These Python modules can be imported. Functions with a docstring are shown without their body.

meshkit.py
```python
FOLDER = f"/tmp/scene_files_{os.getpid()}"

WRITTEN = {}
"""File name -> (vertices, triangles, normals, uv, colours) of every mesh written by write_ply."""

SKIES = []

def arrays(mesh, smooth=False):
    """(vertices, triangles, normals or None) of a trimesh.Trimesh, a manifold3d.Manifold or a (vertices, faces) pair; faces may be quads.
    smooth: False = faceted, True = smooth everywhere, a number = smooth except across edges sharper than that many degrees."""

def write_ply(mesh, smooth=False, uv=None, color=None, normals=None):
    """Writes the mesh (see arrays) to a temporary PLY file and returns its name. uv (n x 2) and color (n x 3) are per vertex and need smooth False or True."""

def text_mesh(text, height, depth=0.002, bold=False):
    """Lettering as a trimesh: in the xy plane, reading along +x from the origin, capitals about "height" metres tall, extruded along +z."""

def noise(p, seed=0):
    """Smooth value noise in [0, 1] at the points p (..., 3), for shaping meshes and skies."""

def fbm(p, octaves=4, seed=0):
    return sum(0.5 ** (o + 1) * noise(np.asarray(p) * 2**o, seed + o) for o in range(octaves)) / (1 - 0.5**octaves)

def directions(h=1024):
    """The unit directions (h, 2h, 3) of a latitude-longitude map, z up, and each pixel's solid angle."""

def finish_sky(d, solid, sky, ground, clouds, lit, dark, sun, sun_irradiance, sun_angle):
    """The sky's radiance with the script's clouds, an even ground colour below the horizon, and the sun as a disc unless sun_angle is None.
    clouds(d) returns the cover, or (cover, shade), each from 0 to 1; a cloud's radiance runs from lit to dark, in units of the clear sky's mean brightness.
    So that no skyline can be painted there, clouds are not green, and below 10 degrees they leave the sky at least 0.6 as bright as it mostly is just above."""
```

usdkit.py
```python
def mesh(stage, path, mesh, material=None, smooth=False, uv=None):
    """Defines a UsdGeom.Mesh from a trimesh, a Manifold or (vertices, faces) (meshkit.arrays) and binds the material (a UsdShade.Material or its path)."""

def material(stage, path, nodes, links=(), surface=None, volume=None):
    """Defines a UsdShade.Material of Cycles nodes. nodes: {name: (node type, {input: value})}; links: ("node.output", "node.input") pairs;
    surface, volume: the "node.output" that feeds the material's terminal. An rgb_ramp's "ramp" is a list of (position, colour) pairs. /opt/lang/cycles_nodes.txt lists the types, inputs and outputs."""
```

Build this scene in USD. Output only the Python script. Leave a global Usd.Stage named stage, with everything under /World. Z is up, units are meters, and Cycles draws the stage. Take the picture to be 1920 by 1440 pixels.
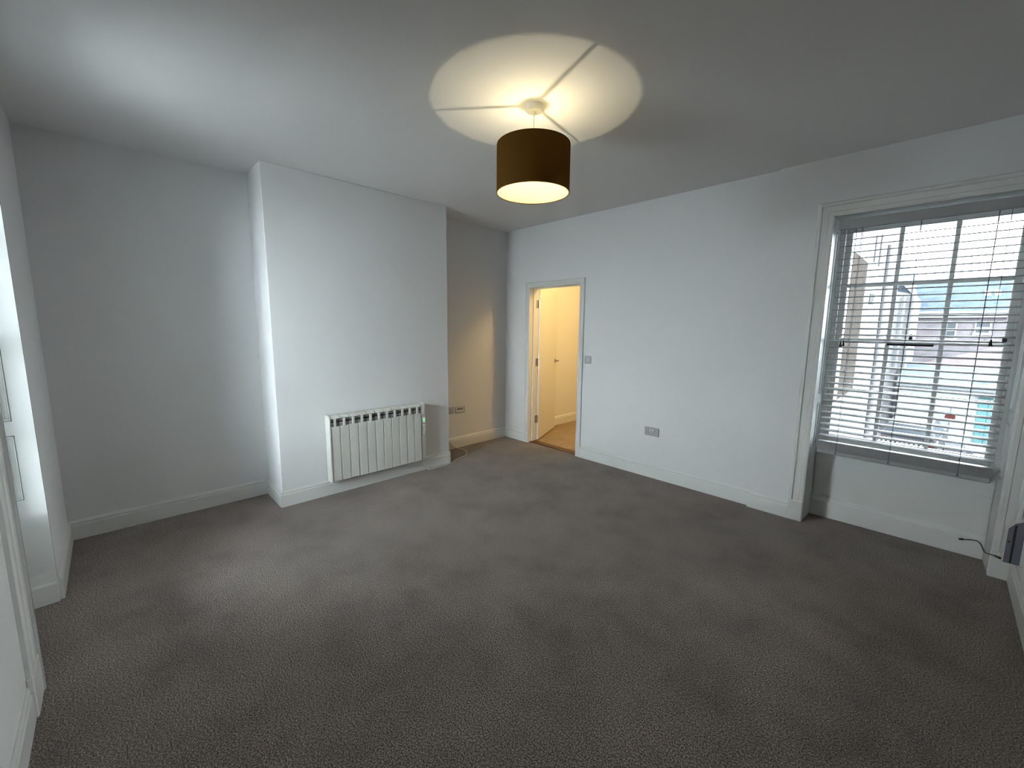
import math, random
import numpy as np
import trimesh
from pxr import Usd, UsdGeom, UsdLux, UsdShade, Gf, Sdf, Vt
import usdkit, meshkit

stage = Usd.Stage.CreateInMemory()
UsdGeom.SetStageUpAxis(stage, UsdGeom.Tokens.z)
UsdGeom.SetStageMetersPerUnit(stage, 1.0)
UsdGeom.Xform.Define(stage, '/World')
UsdGeom.Scope.Define(stage, '/World/Looks')
rng = random.Random(7)

# ------------------------------------------------------------------ camera
F_PX, YAW, PITCH, ROLL = 779.4, 0.8006, -0.1384, 0.0091
CAM = np.array([4.0686, -3.8257, 1.5])
s, c_ = math.sin(YAW), math.cos(YAW)
sp, cp = math.sin(PITCH), math.cos(PITCH)
fw = np.array([-s * cp, c_ * cp, sp]); rt = np.array([c_, s, 0.0]); up = np.cross(rt, fw)
cr, sr = math.cos(ROLL), math.sin(ROLL)
R2, U2 = cr * rt + sr * up, -sr * rt + cr * up
cam = UsdGeom.Camera.Define(stage, '/World/camera')
cam.AddTransformOp().Set(Gf.Matrix4d(*R2, 0, *U2, 0, *(-fw), 0, *CAM, 1))
cam.CreateHorizontalApertureAttr(36.0)
cam.CreateVerticalApertureAttr(27.0)
cam.CreateFocalLengthAttr(36.0 * F_PX / 1920)
cam.CreateClippingRangeAttr(Gf.Vec2f(0.02, 500))
cam.CreateFStopAttr(0.0)
cam.CreateExposureAttr(0.0)

# ------------------------------------------------------------------ sky and lamps' strength
SKY = 11.3
sky = UsdLux.DomeLight.Define(stage, '/World/sky')
sky.CreateIntensityAttr(SKY)
sky.CreateColorAttr(Gf.Vec3f(0.90, 0.985, 1.05))
BULB = 6200.0
BULB_COLOUR = (1.0, 0.86, 0.57)
HALL = 66.0
HALL_COLOUR = (1.0, 0.64, 0.23)

# ------------------------------------------------------------------ room numbers (metres; wall north is y = 0, wall west is x = 0)
H = 2.6993                       # ceiling
L = 4.137                        # south wall at y = -L
W = 4.504                        # east wall
L2 = 4.162                       # the south wall beyond its window
CB, CY1, CY2 = 0.4073, -1.2285, -2.9027   # chimney breast
XS, WD = 3.069, 0.031            # the window part of the north wall stands proud
SKH, SKT = 0.136, 0.018          # skirting
DX0, DX1, DZ = 0.435, 1.207, 1.972        # doorway
VX0, VX1, VZ = 3.44, 4.407, 2.29          # window recess in the north wall
CX0, CX1, CZ = 0.87, 1.632, 2.46          # window recess in the south wall
STREET = -3.4

# ------------------------------------------------------------------ helpers
used = {}
def path_of(name, parent):
    base = '/World' if parent is None else str(parent.GetPath())
    k = used.get((base, name), 0); used[(base, name)] = k + 1
    return f'{base}/{name}' if k == 0 else f'{base}/{name}_{k:03d}'

def tag(p, label=None, cat=None, group=None, kind=None):
    for k, v in (('label', label), ('category', cat), ('group', group), ('kind', kind)):
        if v: p.SetCustomDataByKey(k, v)
    return p

def obj(name, mesh, mat, parent=None, smooth=False, **t):
    if isinstance(mesh, list): mesh = trimesh.util.concatenate(mesh)
    m = usdkit.mesh(stage, path_of(name, parent), mesh, M[mat], smooth)
    return tag(m.GetPrim(), **t)

def thing(name, label, cat, loc=(0, 0, 0), rotz=0, group=None, kind=None, parent=None):
    x = UsdGeom.Xform.Define(stage, path_of(name, parent))
    if tuple(loc) != (0, 0, 0): x.AddTranslateOp().Set(Gf.Vec3d(*map(float, loc)))
    if rotz: x.AddRotateZOp().Set(math.degrees(rotz))
    return tag(x.GetPrim(), label, cat, group, kind)

def struct(name, label, mesh=None, mat=None, smooth=False):
    if mesh is None:
        return tag(UsdGeom.Xform.Define(stage, path_of(name, None)).GetPrim(), label, kind='structure')
    return obj(name, mesh, mat, None, smooth, label=label, kind='structure')

def box(lo, hi, b=0.0):
    lo, hi = np.minimum(lo, hi).astype(float), np.maximum(lo, hi).astype(float)
    if b <= 0:
        m = trimesh.creation.box(hi - lo); m.apply_translation((lo + hi) / 2); return m
    b = min(b, 0.49 * (hi - lo).min())
    pts = []
    for sx in (0, 1):
        for sy in (0, 1):
            for sz in (0, 1):
                cnr = np.array([(lo, hi)[sx][0], (lo, hi)[sy][1], (lo, hi)[sz][2]])
                sg = np.array([1 - 2 * sx, 1 - 2 * sy, 1 - 2 * sz]) * b
                for k in range(3):
                    q = cnr + sg; q[k] = cnr[k]; pts.append(q)
    return trimesh.convex.convex_hull(np.array(pts))

def hull(pts):
    return trimesh.convex.convex_hull(np.array(pts, float))

def cyl(p0, p1, r, n=24, r1=None):
    p0, p1 = np.array(p0, float), np.array(p1, float)
    d = p1 - p0; ln = np.linalg.norm(d); d /= ln
    a = np.cross(d, [0, 0, 1.0] if abs(d[2]) < .9 else [1.0, 0, 0]); a /= np.linalg.norm(a); b = np.cross(d, a)
    th = np.arange(n) * 2 * np.pi / n
    ring = np.cos(th)[:, None] * a + np.sin(th)[:, None] * b
    r1 = r if r1 is None else r1
    return trimesh.convex.convex_hull(np.vstack([p0 + r * ring, p1 + r1 * ring]))

def tube(points, r, n=8):
    p = np.array(points, float)
    t = np.gradient(p, axis=0); t /= np.linalg.norm(t, axis=1, keepdims=True)
    a = np.cross(t, np.where(np.abs(t[:, 2:]) < .9, [0, 0, 1.0], [1.0, 0, 0])); a /= np.linalg.norm(a, axis=1, keepdims=True)
    b = np.cross(t, a); th = np.arange(n) * 2 * np.pi / n
    v = (p[:, None] + r * (np.cos(th)[None, :, None] * a[:, None] + np.sin(th)[None, :, None] * b[:, None])).reshape(-1, 3)
    f = []
    for i in range(len(p) - 1):
        for j in range(n):
            q, w = i * n + j, i * n + (j + 1) % n
            f += [[q, w, w + n], [q, w + n, q + n]]
    k = len(v); v = np.vstack([v, p[:1], p[-1:]])
    for j in range(n):
        f += [[k, (j + 1) % n, j], [k + 1, (len(p) - 1) * n + j, (len(p) - 1) * n + (j + 1) % n]]
    return trimesh.Trimesh(v, f, process=False)

def spline(pts, n=8):
    from scipy.interpolate import CubicSpline
    p = np.array(pts, float)
    d = np.r_[0, np.cumsum(np.linalg.norm(np.diff(p, axis=0), axis=1))]
    return CubicSpline(d, p)(np.linspace(0, d[-1], n * len(p)))

def lathe(prof, n=48, centre=(0, 0, 0)):
    """prof: closed or open list of (r, z)."""
    m = trimesh.creation.revolve(np.array(prof, float), sections=n)
    m.apply_translation(centre); return m

def sweep(path, prof, place, closed=False):
    """prof (offset to the left of the path, out) swept along a 2-D path with mitred corners; place(u, v, out) gives the point."""
    P = np.array(path, float); n = len(P)
    seg = np.diff(np.vstack([P, P[:1]]), axis=0) if closed else np.diff(P, axis=0)
    seg /= np.linalg.norm(seg, axis=1, keepdims=True)
    nrm = np.c_[-seg[:, 1], seg[:, 0]]
    mit = []
    for i in range(n):
        if closed: a, b = nrm[i - 1], nrm[i]
        else: a, b = nrm[max(i - 1, 0)], nrm[min(i, n - 2)]
        m = a + b; mit.append(m / max(1e-9, (m @ a)))
    k = len(prof); v = []
    for i in range(n):
        for o, h in prof:
            q = P[i] + mit[i] * o; v.append(place(q[0], q[1], h))
    f = []
    for i in range(n if closed else n - 1):
        for j in range(k):
            a, b = i * k + j, i * k + (j + 1) % k
            c, d = ((i + 1) % n) * k + j, ((i + 1) % n) * k + (j + 1) % k
            f += [[a, b, d], [a, d, c]]
    if not closed:
        for base in (0, (n - 1) * k):
            for j in range(1, k - 1): f.append([base, base + j, base + j + 1])
    m = trimesh.Trimesh(np.array(v), f, process=False)
    trimesh.repair.fix_normals(m)
    return m

def extrude(poly, place, d0, d1):
    """2-D convex or simple polygon extruded; place(u, v, d)."""
    from shapely.geometry import Polygon
    m = trimesh.creation.extrude_polygon(Polygon(poly), 1.0, engine='earcut')
    v = np.array([place(x, y, d0 + z * (d1 - d0)) for x, y, z in m.vertices])
    m = trimesh.Trimesh(v, m.faces, process=False); trimesh.repair.fix_normals(m)
    return m

# ------------------------------------------------------------------ materials
M = {}
def mat(name, nodes, links=(), surface='p.BSDF'):
    M[name] = usdkit.material(stage, f'/World/Looks/{name}', nodes, links, surface=surface)

def plain(name, col, rough=0.5, metal=0.0, **k):
    mat(name, {'p': ('principled_bsdf', dict(base_color=col, roughness=rough, metallic=metal, **k))})

def bumpy(name, col, rough, scale, strength, dist=0.002, var=0.0, spec=0.5):
    """paint or render with fine relief; var: how far the colour wanders."""
    nodes = {'g': ('texture_coordinate', {}), 'n': ('noise_texture', dict(scale=scale, detail=3.0)),
             'b': ('bump', dict(strength=strength, distance=dist)), 'p': ('principled_bsdf', dict(base_color=col, roughness=rough, specular_ior_level=spec))}
    links = [('g.object', 'n.vector'), ('n.fac', 'b.height'), ('b.normal', 'p.normal')]
    if var:
        nodes['n2'] = ('noise_texture', dict(scale=1.3, detail=4.0))
        nodes['r'] = ('rgb_ramp', {'ramp': [(.3, tuple(x * (1 - var) for x in col)), (.7, tuple(min(1, x * (1 + var)) for x in col))]})
        links += [('g.object', 'n2.vector'), ('n2.fac', 'r.fac'), ('r.color', 'p.base_color')]
    mat(name, nodes, links)

bumpy('wall_paint', (.855, .86, .86), .65, 260, .12, .001, .01)
bumpy('ceiling_paint', (.865, .865, .865), .8, 260, .15, .001, .01)
bumpy('wood_paint', (.83, .84, .815), .28, 90, .04, .001)
bumpy('gloss_paint', (.80, .815, .80), .13, 60, .03, .001)
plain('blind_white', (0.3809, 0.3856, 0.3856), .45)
plain('cord_white', (.62, .63, .64), .7)
plain('cord_grey', (.10, .11, .15), .7)
plain('plastic_white', (.80, .80, .78), .35)
plain('plate_grey', (.48, .48, .50), .4)
plain('black', (.012, .012, .014), .4)
plain('steel', (.42, .40, .37), .35, 1.0)
plain('dark_steel', (.10, .09, .08), .4, .6)
bumpy('radiator_white', (.72, .72, .66), .35, 200, .02)
plain('grille_grey', (.33, .33, .34), .5)
plain('slot_black', (.02, .02, .02), .7)
mat('display_green', {'p': ('principled_bsdf', dict(base_color=(.3, .7, .4), roughness=.2, emission_color=(.35, 1.0, .5), emission_strength=.55))})
plain('device_grey', (.16, .17, .21), .5)

# carpet: twist pile, brushed this way and that
mat('carpet', {
    'g': ('texture_coordinate', {}),
    'f': ('noise_texture', dict(scale=175, detail=2.0, roughness=.8)),
    'm': ('noise_texture', dict(scale=75, detail=3.0, roughness=.6)),
    'l': ('noise_texture', dict(scale=2.6, detail=6.0, roughness=.66, distortion=.15)),
    'x': ('noise_texture', dict(scale=.9, detail=3.0)),
    'rf': ('rgb_ramp', {'ramp': [(.38, (.042, .032, .028)), (.5, (.166, .134, .118)), (.61, (.40, .355, .325))]}),
    'rl': ('rgb_ramp', {'ramp': [(.33, (.72, .70, .70)), (.5, (.94, .94, .94)), (.66, (1.08, 1.09, 1.08))]}),
    'rx': ('rgb_ramp', {'ramp': [(.35, (1.03, .985, .97)), (.65, (.97, 1.0, .985))]}),
    'mx': ('mix', dict(mix_type='mix', fac=.45)),
    'k1': ('mix', dict(mix_type='multiply', fac=1.0)), 'k2': ('mix', dict(mix_type='multiply', fac=1.0)),
    'b': ('bump', dict(strength=.9, distance=.006)),
    'p': ('principled_bsdf', dict(roughness=.95, specular_ior_level=.1, sheen_weight=.25, sheen_roughness=.5, sheen_tint=(.8, .75, .7)))},
    [('g.object', 'f.vector'), ('g.object', 'm.vector'), ('g.object', 'l.vector'), ('g.object', 'x.vector'),
     ('f.color', 'mx.color1'), ('m.color', 'mx.color2'), ('f.fac', 'rf.fac'), ('l.fac', 'rl.fac'), ('x.fac', 'rx.fac'),
     ('rf.color', 'k1.color1'), ('rl.color', 'k1.color2'), ('k1.color', 'k2.color1'), ('rx.color', 'k2.color2'),
     ('k2.color', 'p.base_color'), ('mx.color', 'b.height'), ('b.normal', 'p.normal')])

def wood(name, dark, light, rough, axis_scale):
    mat(name, {'g': ('texture_coordinate', {}), 'mp': ('mapping', dict(scale=axis_scale)), 'oi': ('geometry', {}),
               'n': ('noise_texture', dict(scale=6, detail=5.0, roughness=.6, distortion=.8)),
               'r': ('rgb_ramp', {'ramp': [(.3, dark), (.7, light)]}),
               'h': ('hsv', dict(saturation=1.0)), 'v': ('map_range', dict(from_min=0, from_max=1, to_min=.82, to_max=1.12)),
               'p': ('principled_bsdf', dict(roughness=rough))},
        [('g.object', 'mp.vector'), ('mp.vector', 'n.vector'), ('n.fac', 'r.fac'), ('oi.random_per_island', 'v.value'), ('v.result', 'h.value'),
         ('r.color', 'h.color'), ('h.color', 'p.base_color')])
wood('oak_floor', (.30, .205, .12), (.50, .37, .24), .45, (8, 1, 8))
wood('dark_wood', (.085, .036, .015), (.14, .06, .025), .4, (1, 10, 10))

# window glass: sunlight passes
def pane(name, tint):
    mat(name, {'t': ('transparent_bsdf', dict(color=tint)), 'gl': ('glossy_bsdf', dict(color=(1, 1, 1), roughness=.0)),
               'f': ('fresnel', dict(IOR=1.45)), 'm': ('mix_closure', {})},
        [('f.fac', 'm.fac'), ('t.BSDF', 'm.closure1'), ('gl.BSDF', 'm.closure2')], surface='m.closure')
pane('window_glass', (.86, .88, .88))
pane('bulb_glass', (.97, .97, .97))

# lamp shade: dark woven cloth outside, pale lining inside, a little light through both
def cloth(name, col, through, weave):
    nodes = {'g': ('texture_coordinate', {}), 'sx': ('separate_xyz', {}), 'at': ('math', dict(math_type='arctan2')),
             'ua': ('math', dict(math_type='multiply', value2=95.0)), 'va': ('math', dict(math_type='multiply', value2=470.0)),
             'c': ('combine_xyz', dict(z=0.0)), 'n': ('noise_texture', dict(scale=1.0, detail=2.0)),
             'r': ('rgb_ramp', {'ramp': [(.3, tuple(x * (1 - weave) for x in col)), (.7, tuple(x * (1 + weave) for x in col))]}),
             'r2': ('rgb_ramp', {'ramp': [(.3, tuple(x * (1 - weave) for x in through)), (.7, tuple(x * (1 + weave) for x in through))]}),
             'd': ('diffuse_bsdf', {}), 't': ('translucent_bsdf', {}), 'a': ('add_closure', {})}
    mat(name, nodes, [('g.object', 'sx.vector'), ('sx.y', 'at.value1'), ('sx.x', 'at.value2'), ('at.value', 'ua.value1'), ('sx.z', 'va.value1'),
                      ('ua.value', 'c.x'), ('va.value', 'c.y'), ('c.vector', 'n.vector'), ('n.fac', 'r.fac'), ('n.fac', 'r2.fac'),
                      ('r.color', 'd.color'), ('r2.color', 't.color'), ('d.BSDF', 'a.closure1'), ('t.BSDF', 'a.closure2')], surface='a.closure')
cloth('shade_cloth', (.070, .039, .010), (.20, .108, .013), .45)
cloth('shade_lining', (.50, .46, .30), (.16, .14, .08), .03)

# outdoors
bumpy('render_white', (0.1428, 0.1448, 0.1486), .85, 30, .2, .004, .06, 0.0)
bumpy('render_brown', (0.0324, 0.0278, 0.0246), .85, 30, .3, .004, .12, 0.0)
bumpy('asphalt', (0.0524, 0.0514, 0.0552), .9, 60, .4, .004, .15, 0.0)
bumpy('concrete', (.52, .515, .50), .9, 12, .2, .004, .1, 0.0)
bumpy('pavement', (0.0762, 0.0762, 0.0809), .9, 20, .2, .004, .1, 0.0)
plain('ext_white', (0.1571, 0.1619, 0.1666), .8, specular_ior_level=0.0)
plain('pipe_grey', (0.0571, 0.0543, 0.0571), .6)
plain('glass_dark', (0.0190, 0.0238, 0.0286), .3, specular_ior_level=0.2)
plain('turquoise_paint', (0.0524, 0.1067, 0.1095), .7, specular_ior_level=0.0)
def tiles(name, c1, c2, mortar, bw, rh, scale=1.0, rot=(0, 0, 0)):
    mat(name, {'g': ('texture_coordinate', {}), 'mp': ('mapping', dict(rotation=rot)),
               'b': ('brick_texture', dict(color1=c1, color2=c2, mortar=mortar, scale=scale, brick_width=bw, row_height=rh, mortar_size=.012, bias=0.0)),
               'n': ('noise_texture', dict(scale=2.5, detail=4.0)), 'r': ('rgb_ramp', {'ramp': [(.3, (.8, .8, .8)), (.7, (1.2, 1.2, 1.2))]}),
               'k': ('mix', dict(mix_type='multiply', fac=1.0)), 'p': ('principled_bsdf', dict(roughness=.85, specular_ior_level=.1))},
        [('g.object', 'mp.vector'), ('mp.vector', 'b.vector'), ('g.object', 'n.vector'), ('n.fac', 'r.fac'), ('b.color', 'k.color1'), ('r.color', 'k.color2'), ('k.color', 'p.base_color')])
tiles('brick_wall', (0.0714, 0.0571, 0.0600), (0.0857, 0.0742, 0.0819), (0.1000, 0.0972, 0.1047), .225, .075, rot=(math.pi / 2, 0, 0))
tiles('slate', (0.0210, 0.0305, 0.0438), (0.0305, 0.0419, 0.0571), (0.0152, 0.0210, 0.0286), .3, .2)
tiles('clay_tile', (0.0552, 0.0400, 0.0409), (0.0714, 0.0552, 0.0552), (0.0381, 0.0305, 0.0333), .25, .2)
plain('lean_to_grey', (0.0343, 0.0428, 0.0524), .8, specular_ior_level=0.1)
plain('car_dark', (0.0095, 0.0105, 0.0133), .4, .0, coat_weight=.12)
plain('car_silver', (0.0667, 0.0714, 0.0762), .45, .0, coat_weight=.15)
plain('car_blue', (0.0210, 0.0266, 0.0524), .4, .0, coat_weight=.12)
plain('tyre', (.012, .012, .012), .8)
plain('lamp_white', (0.1333, 0.1333, 0.1333), .4, specular_ior_level=0.1)
plain('lamp_red', (0.0345, 0.0062, 0.0062), .4, specular_ior_level=0.1)

# ================================================================== THE ROOM SHELL
struct('floor', 'brown-grey fitted carpet with brushed patches', [box((-.25, -L - .45, -.12), (W + .3, .026, 0)), box((VX0 - .012, .026, -.12), (VX1 + .012, .262, 0))], 'carpet')
struct('ceiling', 'plain white painted ceiling', box((-.25, -L - .45, H), (W + .3, 3.4, H + .15)), 'ceiling_paint')

wl = struct('wall_west', 'white wall with the chimney breast that carries the radiator')
obj('alcove_wall', box((-.2, -L - .45, 0), (0, 0, H)), 'wall_paint', wl)
obj('chimney_breast', box((0, CY2, 0), (CB, CY1, H), .004), 'wall_paint', wl)

wn = struct('wall_north', 'white wall with the doorway and the sash window')
obj('wall_panel', box((-.2, 0, 0), (DX0 - .025, .15, H)), 'wall_paint', wn)
obj('wall_panel', box((DX1 + .025, 0, 0), (XS + .02, .15, H)), 'wall_paint', wn)
obj('wall_panel', box((DX0 - .025, 0, DZ + .025), (DX1 + .025, .15, H)), 'wall_paint', wn)
obj('window_pier', box((XS, -WD, 0), (VX0 - .012, .40, H)), 'wall_paint', wn)
obj('window_pier', box((VX1 + .012, -WD, 0), (W + .3, .40, H)), 'wall_paint', wn)
obj('window_header', box((VX0 - .012, -WD, VZ + .012), (VX1 + .012, .40, H)), 'wall_paint', wn)
obj('window_spandrel', box((VX0 - .012, .26, -.12), (VX1 + .012, .40, .55)), 'wall_paint', wn)

we = struct('wall_east', 'white wall at the right edge of the picture', box((W, -L - .45, 0), (W + .2, -.0, H)), 'wall_paint')

ws = struct('wall_south', 'white wall with the deep panelled window recess')
obj('wall_panel', box((-.2, -L - .42, 0), (CX0 - .012, -L, H)), 'wall_paint', ws)
obj('wall_panel', box((CX1 + .012, -L - .42, 0), (W + .2, -L2, H)), 'wall_paint', ws)
obj('window_header', box((CX0 - .012, -L - .42, CZ + .012), (CX1 + .012, -L, H)), 'wall_paint', ws)
obj('window_spandrel', box((CX0 - .012, -L - .42, -.12), (CX1 + .012, -L - .20, .395)), 'wall_paint', ws)

# skirting: moulded top
SK = [(0, 0), (SKT, 0), (SKT, .098), (.0165, .104), (.012, .107), (.012, .1105), (.0145, .114), (.0135, .121), (.009, .129), (.005, SKH), (0, SKH)]
flat = lambda u, v, h: (u, v, h)
bw = struct('baseboard_west', 'white moulded skirting along the chimney wall')
# walked so that the room lies to the left of the path
obj('skirting_board', sweep([(0, CY2), (0, -L)][::1], SK, flat), 'wood_paint', bw)
obj('skirting_board', sweep([(CB, CY1), (CB, CY2), (0, CY2)], SK, flat), 'wood_paint', bw)
obj('skirting_board', sweep([(0, 0), (0, CY1), (CB, CY1)], SK, flat), 'wood_paint', bw)
bn = struct('baseboard_north', 'white moulded skirting along the door wall')
obj('skirting_board', sweep([(DX0 - .064, 0), (0, 0)], SK, flat), 'wood_paint', bn)
obj('skirting_board', sweep([(XS, 0), (DX1 + .064, 0)], SK, flat), 'wood_paint', bn)
obj('skirting_board', sweep([(VX0 - .1, -WD), (XS, -WD), (XS, 0)], SK, flat), 'wood_paint', bn)
be = struct('baseboard_east', 'white moulded skirting on the right-hand wall', sweep([(W, -L), (W, -WD - .005)], SK, flat), 'wood_paint')
bs = struct('baseboard_south', 'white moulded skirting under and beside the left window')
obj('skirting_board', sweep([(0, -L), (CX0 - .004, -L)], SK, flat), 'wood_paint', bs)
obj('skirting_board', sweep([(CX1 + .18, -L2), (W, -L2)], [(o * .7, h) for o, h in SK], flat), 'wood_paint', bs)

# ================================================================== THE DOOR TO THE HALL
d1 = struct('door_1', 'open white door with steel hinges, leading to the warm hall')
AR = [(0, 0), (0, .012), (.006, .016), (.020, .016), (.024, .012), (.046, .014), (.052, .020), (.061, .020), (.064, .016), (.064, 0)]
def door_arch(ysign, y0):
    return sweep([(DX1, 0), (DX1, DZ), (DX0, DZ), (DX0, 0)], [(-o, h) for o, h in AR], lambda u, v, h: (u, y0 + ysign * h, v))
obj('architrave', door_arch(-1, 0), 'wood_paint', d1)
obj('architrave', door_arch(1, .15), 'wood_paint', d1)
lin = []
for x0, x1 in ((DX0 - .025, DX0), (DX1, DX1 + .025)):
    lin.append(box((x0, .0, 0), (x1, .15, DZ)))
lin.append(box((DX0 - .025, 0, DZ), (DX1 + .025, .15, DZ + .025)))
obj('door_lining', lin, 'wood_paint', d1)
stp = [box((DX0, .055, 0), (DX0 + .013, .105, DZ), .002), box((DX1 - .013, .055, 0), (DX1, .105, DZ), .002), box((DX0 + .0131, .056, DZ - .013), (DX1 - .0131, .104, DZ), .002)]
obj('door_stop', stp, 'wood_paint', d1)
obj('threshold', box((DX0 - .002, .026, -.01), (DX1 + .002, .128, .009), .004), 'dark_wood', d1)
# leaf, swung out into the hall
dirv = np.array([-.398, .917, 0]); dirv /= np.linalg.norm(dirv)
face = np.array([dirv[1], -dirv[0], 0])            # towards the opening
O = np.array([.4245, .152, 0.0])
def dl(a, b, z): return O + dirv * a + face * b + np.array([0, 0, z])
def dbox(a0, a1, b0, b1, z0, z1, bev=0.0):
    m = box((a0, b0, z0), (a1, b1, z1), bev)
    Q = np.eye(4); Q[:3, 0], Q[:3, 1], Q[:3, 3] = dirv, face, O
    Q[:3, 2] = (0, 0, 1)
    if np.linalg.det(Q[:3, :3]) < 0: m.invert()
    return m.apply_transform(Q)
leaf = obj('door_leaf', dbox(.004, .764, -.004, .036, .012, 1.966, .002), 'wood_paint', d1)
for zc in (1.778, 1.038, .289):
    hg = [cyl((.437, .1545, zc - .05), (.437, .1545, zc + .05), .0065, 12)]
    hg.append(dbox(.0015, .0045, .0, .031, zc - .05, zc + .05))
    hg.append(box((DX0 - .001, .118, zc - .05), (DX0 + .0025, .150, zc + .05)))
    obj('hinge', hg, 'steel', d1)
hz = 1.01
hd = [cyl(dl(.705, .036, hz), dl(.705, .044, hz), .026, 24), cyl(dl(.705, .044, hz), dl(.705, .085, hz), .0095, 16),
      cyl(dl(.715, .085, hz), dl(.60, .085, hz), .0095, 16)]
obj('door_handle', hd, 'steel', d1)
hd = [cyl(dl(.705, -.004, hz), dl(.705, -.012, hz), .026, 24), cyl(dl(.705, -.012, hz), dl(.705, -.05, hz), .0095, 16), cyl(dl(.715, -.05, hz), dl(.60, -.05, hz), .0095, 16)]
obj('door_handle', hd, 'steel', d1)

# hall beyond the door
hf = struct('floor_hall', 'oak plank floor of the hall')
px = .05; row = 0
while px < 1.9:
    y0 = .126 - [0, .62, .31, .9][row % 4]
    while y0 < 3.2:
        a, b = max(y0, .126), min(y0 + 1.22, 3.2)
        if b - a > .03:
            obj('floor_plank', box((px + .0008, a + .0008, -.02), (min(px + .19, 1.9) - .0008, b - .0008, 0), .0018), 'oak_floor', hf)
        y0 += 1.22
    px += .19; row += 1
obj('subfloor', box((-.2, .04, -.12), (2.0, 3.3, -.02)), 'dark_wood', hf)
wh = struct('wall_hall', 'white hall walls lit warm by the hall lamp')
obj('wall_panel', box((-.2, .15, 0), (.05, 3.35, H)), 'wall_paint', wh)
obj('wall_panel', box((1.9, .15, 0), (2.05, 3.35, H)), 'wall_paint', wh)
obj('wall_panel', box((.05, 3.2, 0), (1.9, 3.35, H)), 'wall_paint', wh)
struct('baseboard_hall', 'white skirting along the hall wall behind the door', sweep([(.05, 3.2), (.05, .172)], SK, flat), 'wood_paint')
hl = thing('hall_ceiling_light', 'hall ceiling light with a glass globe, out of sight beyond the doorway', 'ceiling light', (1.58, .58, 0))
obj('base', lathe([(0, H), (.07, H), (.07, H - .02), (.05, H - .03), (.006, H - .032), (.006, H - .27), (0, H - .27)]), 'plastic_white', hl, 40)
lg = UsdLux.SphereLight.Define(stage, str(hl.GetPath()) + '/hall_bulb')
lg.CreateRadiusAttr(.12); lg.CreateIntensityAttr(HALL); lg.CreateColorAttr(Gf.Vec3f(*HALL_COLOUR))
lg.AddTranslateOp().Set(Gf.Vec3d(0, 0, H - .40))

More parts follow.
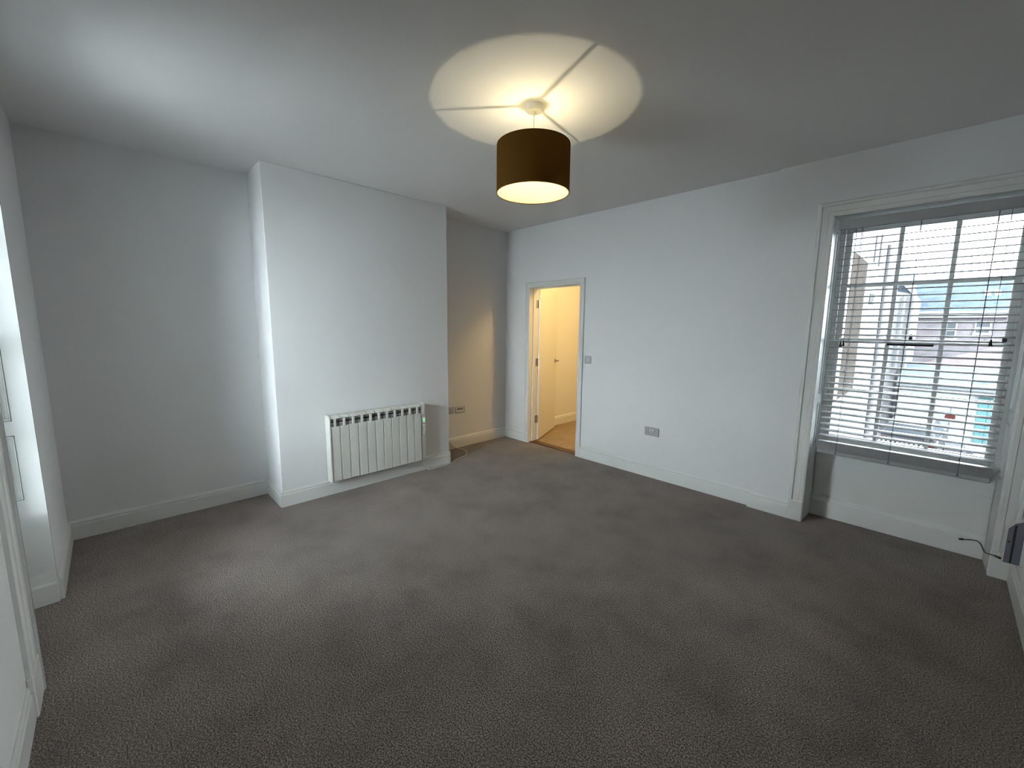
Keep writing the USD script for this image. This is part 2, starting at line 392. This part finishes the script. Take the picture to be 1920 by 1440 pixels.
# ================================================================== SASH WINDOWS
def sash_window(w, x0, x1, place, zs, zt, dp):
    """A box-sash window in a splayed, panelled recess. place(x, depth, z): depth runs outwards from the wall plane."""
    def bx(a, b, bev=0.0):
        pts = [place(*q) for q in (a, b)]
        return box(pts[0], pts[1], bev)
    dx = .0095                                    # splay of the jambs over .23 m
    D0, DA = -.002, .21                           # depth of the front edge and of the window back
    # splayed jamb linings with two recessed panels each
    for side in (0, 1):
        xf, sg = ((x0, 1), (x1, -1))[side]
        def jq(d, z, o, xf=xf, sg=sg): return place(xf + sg * (o + dx * max(d, 0) / .23), d, z)
        def slab(d0, d1, z0, z1, o0, o1): return hull([jq(d, z, o) for d in (d0, d1) for z in (z0, z1) for o in (o0, o1)])
        parts = []
        DE = .20
        parts.append(slab(D0, DE, 0, zt, -.014, -.006))                 # backing
        for d0, d1 in ((D0, dp), (.168, DE)): parts.append(slab(d0, d1, 0, zt, -.008, 0))
        for z0, z1 in ((0, .594), (.932, 1.006), (zt - .09, zt)): parts.append(slab(dp, .168, z0, z1, -.008, 0))
        jb = obj('jamb_lining', parts, 'gloss_paint', w)
        for z0, z1 in ((.594, .932), (1.006, zt - .09)):
            fr = []
            e = .016
            for (a0, a1, b0, b1) in ((dp, dp + e, z0, z1), (.168 - e, .168, z0, z1), (dp, .168, z0, z0 + e), (dp, .168, z1 - e, z1)):
                fr.append(hull([jq(d, z, o) for d, z in ((a0, b0), (a1, b0), (a0, b1), (a1, b1)) for o in (-.008,)] +
                               [jq(d, z, .004) for d, z in ((a0 + .005, b0 + .005), (a1 - .005, b0 + .005), (a0 + .005, b1 - .005), (a1 - .005, b1 - .005))]))
            obj('panel_moulding', fr, 'gloss_paint', jb)
    obj('head_lining', bx((x0 - .012, D0, zt), (x1 + .012, DA + .02, zt + .012)), 'gloss_paint', w)
    # window back (apron) below the sill, its moulding and its own skirting
    xa, xb = x0 + .009, x1 - .009
    ap = [bx((xa, DA + .006, 0), (xb, DA + .03, zs - .025)), bx((xa, DA, .131), (xa + .055, DA + .01, zs - .181)), bx((xb - .075, DA, .131), (xb, DA + .01, zs - .181)),
          bx((xa, DA, zs - .18), (xb, DA + .01, zs - .025)), bx((xa, DA, 0), (xb, DA + .01, .13))]
    apr = obj('apron_panel', ap, 'wood_paint', w)
    obj('apron_skirting', extrude([(0, 0), (.018, 0), (.018, .13), (.012, .138), (.008, .158), (0, .166)], lambda u, v, d: place(d, DA - u, v), xa, xb), 'wood_paint', apr)
    obj('window_board', bx((xa, DA - .012, zs - .025), (xb, DA + .09, zs), .006), 'wood_paint', w)
    # box frame and beads
    fr = []
    for a, b in ((xa - .006, xa + .020), (xb - .020, xb + .006)): fr.append(bx((a, .195, zs - .02), (b, .345, zt)))
    fr.append(bx((xa + .0201, .196, zt - .02), (xb - .0201, .344, zt + .01)))
    fr.append(bx((xa, .235, zs - .045), (xb, .40, zs + .005)))
    obj('box_frame', fr, 'wood_paint', w)
    bd = [bx((xa + .018, .205, zs), (xa + .032, .232, zt - .02), .003), bx((xb - .032, .205, zs), (xb - .018, .232, zt - .02), .003), bx((xa + .02, .205, zs), (xb - .02, .232, zs + .014), .003)]
    obj('staff_bead', bd, 'wood_paint', w)
    # sashes
    zm0 = 1.414 if zs > .5 else (zs + zt) / 2 - .03
    def sash(nm, d, z0, z1, bot, top):
        sa, sb = xa + .021, xb - .021
        g0, g1 = xa + .062, xb - .062
        t = [bx((sa, d, z0), (g0, d + .04, z1), .004), bx((g1, d, z0), (sb, d + .04, z1), .004), bx((g0, d, z0), (g1, d + .04, z0 + bot), .004), bx((g0, d, z1 - top), (g1, d + .04, z1), .004)]
        sh = obj(nm, t, 'wood_paint', w)
        xs = [g0 + (g1 - g0) * k / 3 for k in (1, 2)]; zm = (z0 + bot + z1 - top) / 2
        for xx in xs: obj('glazing_bar', bx((xx - .0125, d + .004, z0 + bot), (xx + .0125, d + .036, z1 - top), .005), 'wood_paint', sh)
        obj('glazing_bar', bx((g0, d + .005, zm - .0125), (g1, d + .035, zm + .0125), .005), 'wood_paint', sh)
        xe, ze = [g0] + xs + [g1], [z0 + bot, zm, z1 - top]
        for i in range(3):
            for j in range(2):
                obj('pane', bx((xe[i] + .002, d + .019, ze[j] + .002), (xe[i + 1] - .002, d + .022, ze[j + 1] - .002)), 'window_glass', sh)
        return sh
    lo = sash('lower_sash', .236, zs + .006, zm0 + .018, .068, .036)
    upr = sash('upper_sash', .280, zm0 - .018, zt - .022, .036, .048)
    return lo, upr

# ---- window in the north wall
w1 = struct('window_1', 'six over six white sash window behind the venetian blind')
pn = lambda x, d, z: (x, d - WD + .0, z) if d < 0.02 else (x, d, z)
lo1, up1 = sash_window(w1, VX0, VX1, pn, .60, VZ, .062)
WA = [(0, 0), (0, .016), (.010, .020), (.030, .020), (.034, .014), (.070, .016), (.076, .026), (.092, .026), (.100, .018), (.100, 0)]
obj('architrave', sweep([(VX1, .16), (VX1, VZ), (VX0, VZ), (VX0, .16)], [(-o if True else o, h) for o, h in WA], lambda u, v, h: (min(u, W - .001), -WD - h, v)), 'wood_paint', w1)
obj('plinth_block', box((VX0 - .098, -WD - .027, 0), (VX0 + .001, -WD, .165), .005), 'wood_paint', w1)
obj('plinth_block', box((VX1 - .001, -WD - .027, 0), (W - .001, -WD, .165), .005), 'wood_paint', w1)
obj('sash_fastener', [cyl((3.905, .245, 1.432), (3.905, .245, 1.446), .011, 20), trimesh.creation.icosphere(2, .012).apply_translation((3.905, .25, 1.457)), box((3.785, .226, 1.386), (4.025, .2365, 1.400))], 'black', w1)
obj('sash_stop', box((4.325, .222, 1.428), (4.345, .236, 1.456), .002), 'black', w1)

# ---- window in the south wall (lights the room from the left)
w2 = struct('window_2', 'tall white sash window in the deep recess at the left edge')
ps = lambda x, d, z: (x, -L - .6 * d, z)
sash_window(w2, CX0, CX1, ps, .44, CZ, .115)
obj('architrave', sweep([(CX1, .16), (CX1, CZ)], [(-o * 1.7, h * .75) for o, h in WA], lambda u, v, h: (u, -L2 + h, v)), 'wood_paint', w2)
obj('plinth_block', box((CX1 - .001, -L2, 0), (CX1 + .18, -L2 + .021, .165), .004), 'wood_paint', w2)
obj('jamb_skirting', extrude([(0, 0), (.014, 0), (.014, .105), (.008, .118), (.006, .16), (0, .186)], lambda u, v, d: (CX0 + u + .0095 * d / .23, -L - d, v), .0, .125), 'wood_paint', w2)


# ================================================================== VENETIAN BLIND
vb = thing('venetian_blind', 'white wooden venetian blind lowered over the sash window', 'blind')
BY, BX0, BX1 = .052, 3.478, 4.364
obj('headrail', box((BX0 - .008, .022, 2.222), (BX1 + .008, .082, 2.268), .003), 'blind_white', vb)
obj('valance', box((BX0 - .010, .004, 2.200), (BX1 + .012, .014, 2.266), .003), 'blind_white', vb)
ZB, ZT, NS = .696, 2.178, 34
def slat_profile(tilt):
    a = np.linspace(-1, 1, 9)
    p = [(t * .025, .0022 * (1 - t * t) + .0013) for t in a] + [(t * .025, .0022 * (1 - t * t) - .0013) for t in a[::-1]]
    return [(y * math.cos(tilt) - z * math.sin(tilt), y * math.sin(tilt) + z * math.cos(tilt)) for y, z in p]
hung, piled = slat_profile(math.radians(11)), slat_profile(0)
heights = [(ZT - (ZT - ZB) * k / (NS - 1), hung) for k in range(NS)] + [(.5945 + .0041 * k, piled) for k in range(15)]
for zc, pr_ in heights:
    obj('slat', extrude(pr_, lambda u, v, d, zc=zc: (d, BY + u, zc + v), BX0, BX1), 'blind_white', vb, 30)
obj('bottom_rail', box((BX0, BY - .025, .558), (BX1, BY + .025, .592), .005), 'blind_white', vb)
for xl in (3.592, 3.888, 4.221):
    obj('ladder_cord', [tube([(xl, BY - .0265, 2.222), (xl, BY - .0265, 1.4), (xl, BY - .0265, .575)], .0013, 6), tube([(xl, BY + .0265, 2.222), (xl, BY + .0265, 1.4), (xl, BY + .0265, .575)], .0013, 6)], 'cord_grey', vb)
    obj('cord_plug', cyl((xl, BY - .0255, .575), (xl, BY - .028, .575), .006, 12), 'cord_grey', vb)
for xl, zb, dz in ((3.549, 1.405, 0), (3.565, 1.412, 0), (4.268, 1.44, 0)):
    pc = obj('pull_cord', tube([(xl, .012 + .004, 2.21), (xl, .010, 1.8), (xl, .010, zb)], .0014, 6), 'cord_grey', vb)
    obj('tassel', cyl((xl, .010, zb + .004), (xl, .010, zb - .034), .0045, 12, .009), 'black', pc)

# ================================================================== RADIATOR
ra = thing('electric_radiator', 'white electric radiator of eleven flat elements on the chimney breast', 'radiator', (CB, 0, 0))
RY0, RY1, RZ0, RZ1, RX = -2.522, -1.630, .138, .722, .094
pitch = (RY1 - RY0) / 11
for yb in (RY0 + .15, RY1 - .19): obj('wall_bracket', box((0, yb, .25), (.02, yb + .04, .62)), 'dark_steel', ra)
obj('back_body', box((.018, RY0 + .012, RZ0 + .02), (.060, RY1, RZ1 - .012)), 'grille_grey', ra)
Rb = .0025
for k in range(11):
    a, b = RY0 + k * pitch, RY0 + (k + 1) * pitch
    g = .0024
    front = box((.074, a + g, RZ0), (RX, b - g, .628), Rb)
    cap = extrude([(.018, RZ1), (.066, RZ1), (.082, RZ1 - .004), (.091, RZ1 - .014), (RX, RZ1 - .026), (.074, RZ1 - .026), (.074, RZ1 - .018), (.018, RZ1 - .010)], lambda u, v, d: (u, d, v), a + g, b - g)
    mid = (a + b) / 2
    neck = box((.072, mid - .0085, .622), (RX - .001, mid + .0085, RZ1 - .020), .001)
    el = obj('front_element', [front, cap, neck], 'radiator_white', ra, 35)
    for m_ in (box((.060, a + .002, .606), (.074, b - .002, .690)), box((.073, a + .003, .634), (.080, mid - .010, .652), .002), box((.073, mid + .010, .634), (.080, b - .003, .652), .002)): obj('grille_fin', m_, 'grille_grey', el)
    sl = []
    if k > 0: sl.append(box((.0735, a - .0, .660), (.0775, mid - .012, .672)))
    else: sl.append(box((.0735, a + .014, .660), (.0775, mid - .012, .672)))
    sl.append(box((.0735, mid + .016, .660), (.0775, b, .672)))
    sl.append(box((.0735, b - .002, .630), (.079, b, .662)))
    for m_ in sl: obj('grille_slot', m_, 'slot_black', el)
obj('end_panel', hull([(.010, y, z) for y in (RY0 - .014, RY0 - .002) for z in (RZ0 - .006, RZ1 + .004)] + [(.085, y, z) for y in (RY0 - .014, RY0 - .002) for z in (RZ0 - .006, RZ1 + .004)] +
                   [(.099, y, z) for y in (RY0 - .011, RY0 - .002) for z in (RZ0 + .004, RZ1 - .014)]), 'radiator_white', ra)
cbx = obj('control_box', [box((.018, RY1 + .001, RZ0 + .002), (.082, RY1 + .060, RZ1 + .002), .012), box((.08, RY1 + .012, .40), (.088, RY1 + .050, .585), .004)], 'plastic_white', ra)
obj('display', box((.086, RY1 + .020, .536), (.0895, RY1 + .046, .572), .001), 'display_green', cbx)
obj('button', [box((.086, RY1 + .024, .509), (.0892, RY1 + .042, .517), .001)], 'black', cbx)
for yb, zb in ((.022, .47), (.034, .47), (.022, .45)): obj('button', box((.087, RY1 + yb, zb), (.0892, RY1 + yb + .008, zb + .01), .001), 'plate_grey', cbx)
cord = [(.034, RY1 + .03, .15), (.036, -1.575, .05), (.042, -1.535, .006), (.060, -1.470, .005), (.064, -1.37, .005), (.058, -1.285, .005), (.020, -1.19, .005),
        (-.030, -1.09, .005), (-.052, -.995, .005), (-.095, -.915, .005), (-.165, -.862, .005), (-.285, -.828, .005), (-.368, -.86, .012), (-.384, -.93, .07), (-.383, -1.0, .20), (-.383, -1.03, .40)]
obj('power_cord', tube(spline(cord, 10), .0034, 8), 'plastic_white', ra, True)

# ================================================================== PENDANT LAMP
LX, LY = 2.372, -2.030
pl = thing('pendant_lamp', 'ceiling pendant lamp with a dark brown woven drum shade, lit', 'lamp', (LX, LY, 0))
obj('ceiling_rose', lathe([(0, H), (.046, H), (.047, H - .006), (.046, H - .026), (.042, H - .032), (.012, H - .034), (.008, H - .040), (.004, H - .044), (0, H - .044)], 40), 'plastic_white', pl, 40)
obj('flex', tube([(0, 0, H - .04), (0, 0, 2.55), (0, 0, 2.475)], .0032, 10), 'plastic_white', pl)
obj('lampholder', lathe([(0, 2.49), (.011, 2.485), (.0145, 2.478), (.0145, 2.462), (.018, 2.460), (.018, 2.452), (.0145, 2.450), (.014, 2.437), (0, 2.437)], 28), 'plastic_white', pl, 40)
RS, SZ0, SZ1 = .204, 2.2413, 2.4925
ring = lambda r, z, n=72: [(r * math.cos(t), r * math.sin(t), z) for t in np.arange(n) * 2 * math.pi / n]
def shell(r0, r1, z0, z1):
    return lathe([(r0, z0), (r1, z0), (r1, z1), (r0, z1), (r0, z0)], 96)
sh = obj('shade', shell(RS - .0012, RS, SZ0, SZ1), 'shade_cloth', pl, 40)
obj('shade_lining', shell(RS - .0030, RS - .0016, SZ0 + .001, SZ1 - .001), 'shade_lining', sh, 40)
for z in (SZ0, SZ1):
    obj('rim_wire', lathe([(RS - .0022 + .0022 * math.cos(t), z + .0022 * math.sin(t)) for t in np.linspace(0, 2 * math.pi, 11)], 96), 'shade_cloth', sh, True)
arms = []
for a in (220, 341, 101):
    t = math.radians(a); e = np.array([math.cos(t), math.sin(t), 0])
    arms.append(tube([e * .0175 + [0, 0, 2.456], e * .10 + [0, 0, 2.471], e * (RS - .004) + [0, 0, SZ1 - .006]], .0034, 8))
arms.append(lathe([(.0165, 2.454), (.0195, 2.454), (.0195, 2.459), (.0165, 2.459), (.0165, 2.454)], 28))
obj('spider_fitting', arms, 'plastic_white', pl)
obj('bulb', lathe([(0, 2.335), (.012, 2.337), (.022, 2.344), (.028, 2.356), (.030, 2.367), (.028, 2.379), (.021, 2.394), (.014, 2.415), (.0120, 2.442)], 32), 'bulb_glass', pl, True)
bl = UsdLux.SphereLight.Define(stage, str(pl.GetPath()) + '/filament')
bl.CreateRadiusAttr(.005); bl.CreateIntensityAttr(BULB); bl.CreateColorAttr(Gf.Vec3f(*BULB_COLOUR))
bl.AddTranslateOp().Set(Gf.Vec3d(0, 0, 2.381))

# ================================================================== SWITCH AND SOCKETS
sw = thing('light_switch', 'square light switch on the wall just right of the door frame', 'switch', (1.339, 0, 1.135))
obj('plate', box((-.043, -.009, -.043), (.043, 0, .043), .004), 'plate_grey', sw)
obj('rocker', box((-.008, -.013, -.013), (.008, -.008, .013), .002), 'plastic_white', sw)
for zz in (-.03, .03): obj('screw', cyl((zz, -.0095, 0), (zz, -.008, 0), .003, 10), 'steel', sw)

def double_socket(x, z):
    so = thing('double_socket', 'grey double plug socket low on the wall right of the door', 'socket', (x, 0, z))
    obj('plate', box((-.076, -.009, -.043), (.076, 0, .043), .004), 'plate_grey', so)
    for cx, sx in ((-.037, -.014), (.037, .014)):
        obj('rocker', box((sx - .007, -.013, .006), (sx + .007, -.008, .030), .002), 'plastic_white', so)
        h = [box((cx - .002, -.0096, .006), (cx + .002, -.0085, .015)), box((cx - .0145, -.0096, -.0135), (cx - .008, -.0085, -.0095)), box((cx + .008, -.0096, -.0135), (cx + .0145, -.0085, -.0095))]
        for m_ in h: obj('pin_hole', m_, 'slot_black', so)
    for cx in (-.030, .030): obj('screw', cyl((cx, -.0098, -.030), (cx, -.008, -.030), .003, 10), 'steel', so)
double_socket(2.138, .468)

st = thing('single_socket', 'single grey socket plate in the alcove, half behind the chimney breast', 'socket', (0, -.915, .479))
obj('plate', box((0, -.043, -.043), (.009, .043, .043), .004), 'plate_grey', st)
obj('rocker', box((.008, .006, .004), (.012, .020, .026), .002), 'plastic_white', st)
for m_ in (box((.0085, -.014, .004), (.0096, -.010, .013)), box((.0085, -.026, -.016), (.0096, -.019, -.012)), box((.0085, -.006, -.016), (.0096, .001, -.012))): obj('pin_hole', m_, 'slot_black', st)
md = thing('media_socket', 'wide alcove socket plate with three black outlets', 'socket', (0, -.776, .472))
obj('plate', box((0, -.075, -.043), (.009, .075, .043), .004), 'plate_grey', md)
obj('module_cover', box((.008, -.060, -.026), (.011, .058, .034), .002), 'plastic_white', md)
for k, (yy, w_) in enumerate(((-.030, .016), (-.003, .013), (.022, .012))):
    obj('outlet', [box((.010, yy - w_ / 2, -.002), (.0125, yy + w_ / 2, .026), .002)], 'black', md)
obj('outlet', box((.010, .036, .0), (.0118, .050, .024), .001), 'plate_grey', md)

# ================================================================== WALL BOX AND ITS CABLE
BXW, BYW, BZ0, BZ1 = W, -.30, .205, .47
wb = thing('wall_junction_box', 'grey slotted box fixed low on the right-hand wall, white cover', 'junction box', (W, BYW, BZ0))
pb = [(-.072, 0), (-.072, .20), (-.050, .235), (-.012, .262), (-.012, 0)]
obj('housing', extrude(pb, lambda u, v, d: (u, d, v), 0, .05), 'device_grey', wb)
obj('groove', extrude([(-.050, .004), (-.050, .222), (-.042, .23), (-.042, .004)], lambda u, v, d: (u, d, v), -.0015, .01), 'slot_black', wb)
obj('vent_hole', cyl((-.062, -.0012, .125), (-.062, .01, .125), .005, 14), 'slot_black', wb)
obj('front_cover', extrude([(-.076, -.002), (-.076, .203), (-.052, .240), (-.010, .268), (-.010, .262), (-.050, .235), (-.072, .20), (-.072, -.002)], lambda u, v, d: (u, d, v), -.003, .053), 'plastic_white', wb)
obj('back_plate', box((-.012, -.004, -.006), (0, .058, .27), .002), 'plastic_white', wb)
cbl = thing('black_cable', 'thin black cable along the skirting below the right window', 'cable', (0, 0, 0))
cp_ = [(4.285, 0.19, 0.103), (4.319, 0.14, 0.13), (4.345, 0.08, 0.157), (4.36, 0.03, 0.169), (4.372, -0.04, 0.164), (4.379, -0.09, 0.159), (4.394, -0.15, 0.175), (4.409, -0.23, 0.202), (4.421, -0.285, 0.217)]
obj('lead', tube(spline(cp_, 8), .0035, 8), 'black', cbl, True)
obj('plug_end', cyl(cp_[-2], cp_[-1], .0065, 12), 'black', cbl)
obj('plug_end', cyl(cp_[0], 0.6 * np.array(cp_[0]) + .4 * np.array(cp_[1]), .0065, 12), 'black', cbl)

# ================================================================== OUTSIDE
struct('forecourt_outside', 'pale concrete forecourt below the left window', box((-60, -60, STREET - .2), (60, -L - .6, STREET + .02)), 'concrete')
struct('street_ground', 'grey asphalt street outside the window', box((-60, -60, STREET - .2), (60, 70, STREET)), 'asphalt')
struct('pavement_outside', 'pale pavement in front of the white wall', box((2.5, 20.6, STREET), (14, 21.9, STREET + .12)), 'pavement')

def prism_xz(poly, y0, y1): return extrude(poly, lambda u, v, d: (u, d, v), y0, y1)
def prism_yz(poly, x0, x1): return extrude(poly, lambda u, v, d: (d, u, v), x0, x1)

b1 = thing('brown_building', 'brown rendered building just outside the window, nearest on the left', 'building')
obj('wall', box((-4, 5.2, -.12), (2.5, 10.5, 3.2)), 'render_brown', b1)
obj('ground_floor', box((-4, 5.2, STREET), (2.5, 10.5, -.12)), 'render_white', b1)
obj('corner_board', box((2.45, 7.3, -.12), (2.56, 7.62, 3.2)), 'ext_white', b1)
b2 = thing('white_building', 'tall pale rendered building with dark downpipes, behind the brown one', 'building')
obj('wall', box((-6, 10.5, STREET), (2.5, 19.3, 7.2)), 'render_white', b2)
obj('downpipe', cyl((2.58, 14.6, STREET), (2.58, 14.6, 4.2), .10, 12), 'pipe_grey', b2)
obj('downpipe', cyl((2.56, 11.2, 3.3), (2.56, 11.2, 7.2), .035, 10), 'pipe_grey', b2)
obj('downpipe', cyl((2.56, 12.3, 3.3), (2.56, 12.3, 7.2), .035, 10), 'pipe_grey', b2)
obj('corner_board', box((2.44, 16.2, STREET), (2.53, 19.32, 4.9)), 'ext_white', b2)
obj('wall_lamp', [box((2.5, 11.55, 2.2), (2.62, 11.75, 2.5), .02)], 'pipe_grey', b2)
b3 = thing('slate_roof_house', 'pale gabled house with a steep slate roof, farthest on the left', 'house')
GA, GB, GC, GD = np.array((2.92, 24, 3.32)), np.array((2.105, 24, 4.32)), np.array((1.30, 34, 6.85)), np.array((2.50, 34, 4.74))
obj('wall', hull([(x, y, z) for y in (24.05, 33.0) for x, z in ((-1.0, STREET), (2.86, STREET), (2.86, 3.26), (2.08, 4.2), (-1.0, 4.2))]), 'render_white', b3)
th = np.array((-.10, 0, -.10))
obj('roof', hull([GA, GB, GC, GD, GA + th, GB + th, GC + th, GD + th, (-1.0, 24, 4.3), (-1.0, 34, 6.6), (-1.0, 24, 4.2)]), 'slate', b3)
obj('verge_board', hull([GA + d for d in ((.04, -.06, -.02), (.04, 0, -.02), (-.02, -.06, -.26), (-.02, 0, -.26))] + [GB + d for d in ((.04, -.06, -.02), (.04, 0, -.02), (-.02, -.06, -.26), (-.02, 0, -.26))]), 'ext_white', b3)
obj('downpipe', cyl((2.54, 23.93, STREET), (2.54, 23.93, 3.1), .11, 12), 'pipe_grey', b3)
obj('downpipe', cyl((2.86, 23.93, STREET), (2.86, 23.93, 3.2), .09, 12), 'pipe_grey', b3)

b4 = thing('terrace_house', 'brick terrace with a slate roof and white windows facing the street', 'house')
TY = 32.0
obj('wall', box((2.6, TY, STREET), (12, TY + 7, 2.5)), 'brick_wall', b4)
rf4 = obj('roof', prism_yz([(TY - .3, 2.45), (TY - .3, 2.58), (TY + 3.4, 4.75), (TY + 7.2, 2.58), (TY + 7.2, 2.45)], 2.4, 12.2), 'slate', b4)
obj('gutter', box((2.4, TY - .42, 2.44), (12.2, TY - .28, 2.60), .03), 'ext_white', b4)
obj('fascia', box((2.4, TY - .28, 2.22), (12.2, TY - .02, 2.36)), 'ext_white', b4)
for x0, x1 in ((5.45, 5.72), (5.85, 6.1)):
    sk = []
    def rp(x, t, o): return (x, TY - .3 + 3.7 * t, 2.58 + 2.17 * t + o)
    sk = hull([rp(x, t, o) for x in (x0, x1) for t in (.42, .56) for o in (0, .07)])
    fr = obj('skylight', sk, 'ext_white', rf4)
def far_window(x0, x1, z0, z1, b):
    f = .07; y = TY - .06
    t = [box((x0, y, z0), (x0 + f, y + .1, z1)), box((x1 - f, y, z0), (x1, y + .1, z1)), box((x0 + f, y + .002, z1 - f), (x1 - f, y + .1, z1)), box((x0 - .05, y - .05, z0 - .08), (x1 + .05, y + .1, z0 + f)),
         box((x0 + f, y + .01, (z0 + z1) / 2 - .03), (x1 - f, y + .1, (z0 + z1) / 2 + .03))]
    w_ = obj('window', t, 'ext_white', b)
    obj('pane', box((x0 + f, TY - .02, z0 + f), (x1 - f, TY + .0, z1 - f)), 'glass_dark', w_)
far_window(4.06, 4.54, .95, 2.0, b4)
far_window(5.22, 5.86, 1.3, 2.0, b4)
far_window(6.5, 7.0, .95, 2.0, b4)

b5 = thing('outbuilding', 'low white outbuilding with a hipped clay tile roof and a turquoise door', 'building')
OY = 22.0
obj('wall', box((2.9, OY, STREET), (9.5, OY + 3, -.80)), 'ext_white', b5)
obj('lean_to_roof', prism_yz([(OY - .25, -.86), (OY - .25, -.74), (OY + 3, -.10), (OY + 3, -.86)], 2.8, 9.6), 'lean_to_grey', b5)
obj('gutter', box((2.8, OY - .37, -.88), (9.6, OY - .24, -.74), .02), 'pipe_grey', b5)
obj('fascia', box((2.8, OY - .24, -1.00), (9.6, OY - .02, -.88)), 'ext_white', b5)
hz0, hz1 = -.35, .80
obj('hip_roof', hull([(3.3, OY + 2.2, hz0), (9.4, OY + 2.2, hz0), (3.3, OY + 7, hz0), (9.4, OY + 7, hz0), (6.0, OY + 4.2, hz1), (9.4, OY + 4.2, hz1)]), 'clay_tile', b5)
dr = obj('door', box((5.36, OY - .05, STREET + .1), (5.62, OY + .02, -1.2)), 'turquoise_paint', b5)
obj('door', box((5.64, OY - .05, STREET + .1), (6.2, OY + .02, -1.2)), 'turquoise_paint', b5)
obj('door_hood', box((5.3, OY - .3, -1.2), (6.3, OY, -1.12)), 'pipe_grey', b5)
obj('roof_vent', box((5.25, OY + .3, -.62), (5.6, OY + .6, -.40), .02), 'ext_white', b5)

def car(label, x, y, rz, body, length=3.9, width=1.68, height=1.42):
    """Hatchback: front towards +x in its own frame."""
    t = thing('parked_car', label, 'car', (x, y, STREET), rz)
    l, h = length, height
    low = [(-l / 2 + .02, .30), (-l / 2, .55), (-l / 2 + .04, .82), (-l * .40, .90), (l * .20, .88), (l * .38, .80), (l / 2 - .06, .66), (l / 2, .48), (l / 2 - .04, .26), (l * .42, .20), (-l * .42, .20)]
    def side(poly, w0, w1, zc):      # widths shrink upwards (tumblehome)
        pts = []
        for u, v in poly:
            hw = w0 + (w1 - w0) * max(0, (v - zc)) / .7
            pts += [(u, hw, v), (u, -hw, v)]
        return pts
    b = trimesh.util.concatenate([hull(side(low[:6] + low[8:], width / 2, width / 2 - .02, .3)), hull(side(low, width / 2 - .05, width / 2 - .05, .3))])
    obj('body', b, body, t, 35)
    roof = [(-l * .42, .86), (-l * .36, h - .10), (-l * .22, h), (l * .02, h), (l * .12, h - .05), (l * .26, .86)]
    obj('cabin', hull(side(roof, width / 2 - .05, width / 2 - .30, .85)), body, t, 35)
    gl = []
    for sy in (-1, 1):
        q = []
        for u, v in ((-l * .34, .93), (-l * .30, h - .12), (l * .02, h - .10), (l * .17, .93)):
            hw = width / 2 - .05 + (-.25) * (v - .85) / .7
            q += [(u, sy * (hw + .006), v), (u, sy * (hw - .03), v)]
        gl.append(hull(q))
    obj('side_window', gl[0], 'glass_dark', t); obj('side_window', gl[1], 'glass_dark', t)
    def pane_at(u0, z0, u1, z1, o):
        q = []
        for u, v in ((u0, z0), (u1, z1)):
            hw = width / 2 - .14 - .22 * (v - .85) / .7
            for sy in (-1, 1): q += [(u + o, sy * hw, v + .004), (u - o, sy * hw, v - .01)]
        return hull(q)
    obj('windscreen', pane_at(l * .245, .90, l * .125, h - .07, .012), 'glass_dark', t)
    obj('rear_window', pane_at(-l * .418, .90, -l * .362, h - .12, -.012), 'glass_dark', t)
    for u in (-l * .31, l * .31):
        for sy in (-1, 1):
            wv = obj('wheel', cyl((u, sy * (width / 2 - .18), .30), (u, sy * (width / 2 + .01), .30), .30, 24), 'tyre', t)
            obj('hub_cap', cyl((u, sy * (width / 2 + .005), .30), (u, sy * (width / 2 + .02), .30), .19, 20), 'car_silver', wv)
    for sy in (-1, 1):
        obj('headlamp', box((l / 2 - .22, sy * (width / 2 - .10), .60), (l / 2 - .02, sy * (width / 2 - .42), .74), .03), 'lamp_white', t)
        obj('tail_lamp', box((-l / 2 - .005, sy * (width / 2 - .08), .66), (-l / 2 + .12, sy * (width / 2 - .34), .84), .03), 'lamp_red', t)
    obj('number_plate', box((-l / 2 - .012, -.26, .56), (-l / 2 + .03, .26, .67), .004), 'lamp_white', t)
    return t
car('dark grey hatchback parked by the pale house, farthest left of the cars', 3.62, 19.2, math.radians(86), 'car_dark')
car('silver hatchback parked at the right behind the blind', 6.9, 17.6, math.radians(178), 'car_silver')
car('blue hatchback nearest to the window, low behind the blind', 5.5, 14.2, math.radians(176), 'car_blue', 3.7)

fn = thing('picket_fence', 'low white picket fence beside the dark car', 'fence')
for k in range(12):
    xk = 2.62 + k * .125
    obj('picket', extrude([(0, 0), (.075, 0), (.075, .86), (.0375, .93), (0, .86)], lambda u, v, d, xk=xk: (xk + u, d, STREET + v), 16.6, 16.63), 'ext_white', fn)
obj('rail', box((2.6, 16.63, STREET + .22), (4.1, 16.66, STREET + .29)), 'ext_white', fn)
obj('rail', box((2.6, 16.63, STREET + .66), (4.1, 16.66, STREET + .73)), 'ext_white', fn)
sg = thing('road_sign', 'red and white road sign on a thin grey post', 'sign', (4.60, 21.55, STREET))
obj('post', cyl((0, 0, .12), (0, 0, 1.75), .03, 10), 'pipe_grey', sg)
obj('sign_plate', cyl((0, -.03, 1.25), (0, -.045, 1.25), .16, 24), 'lamp_red', sg)
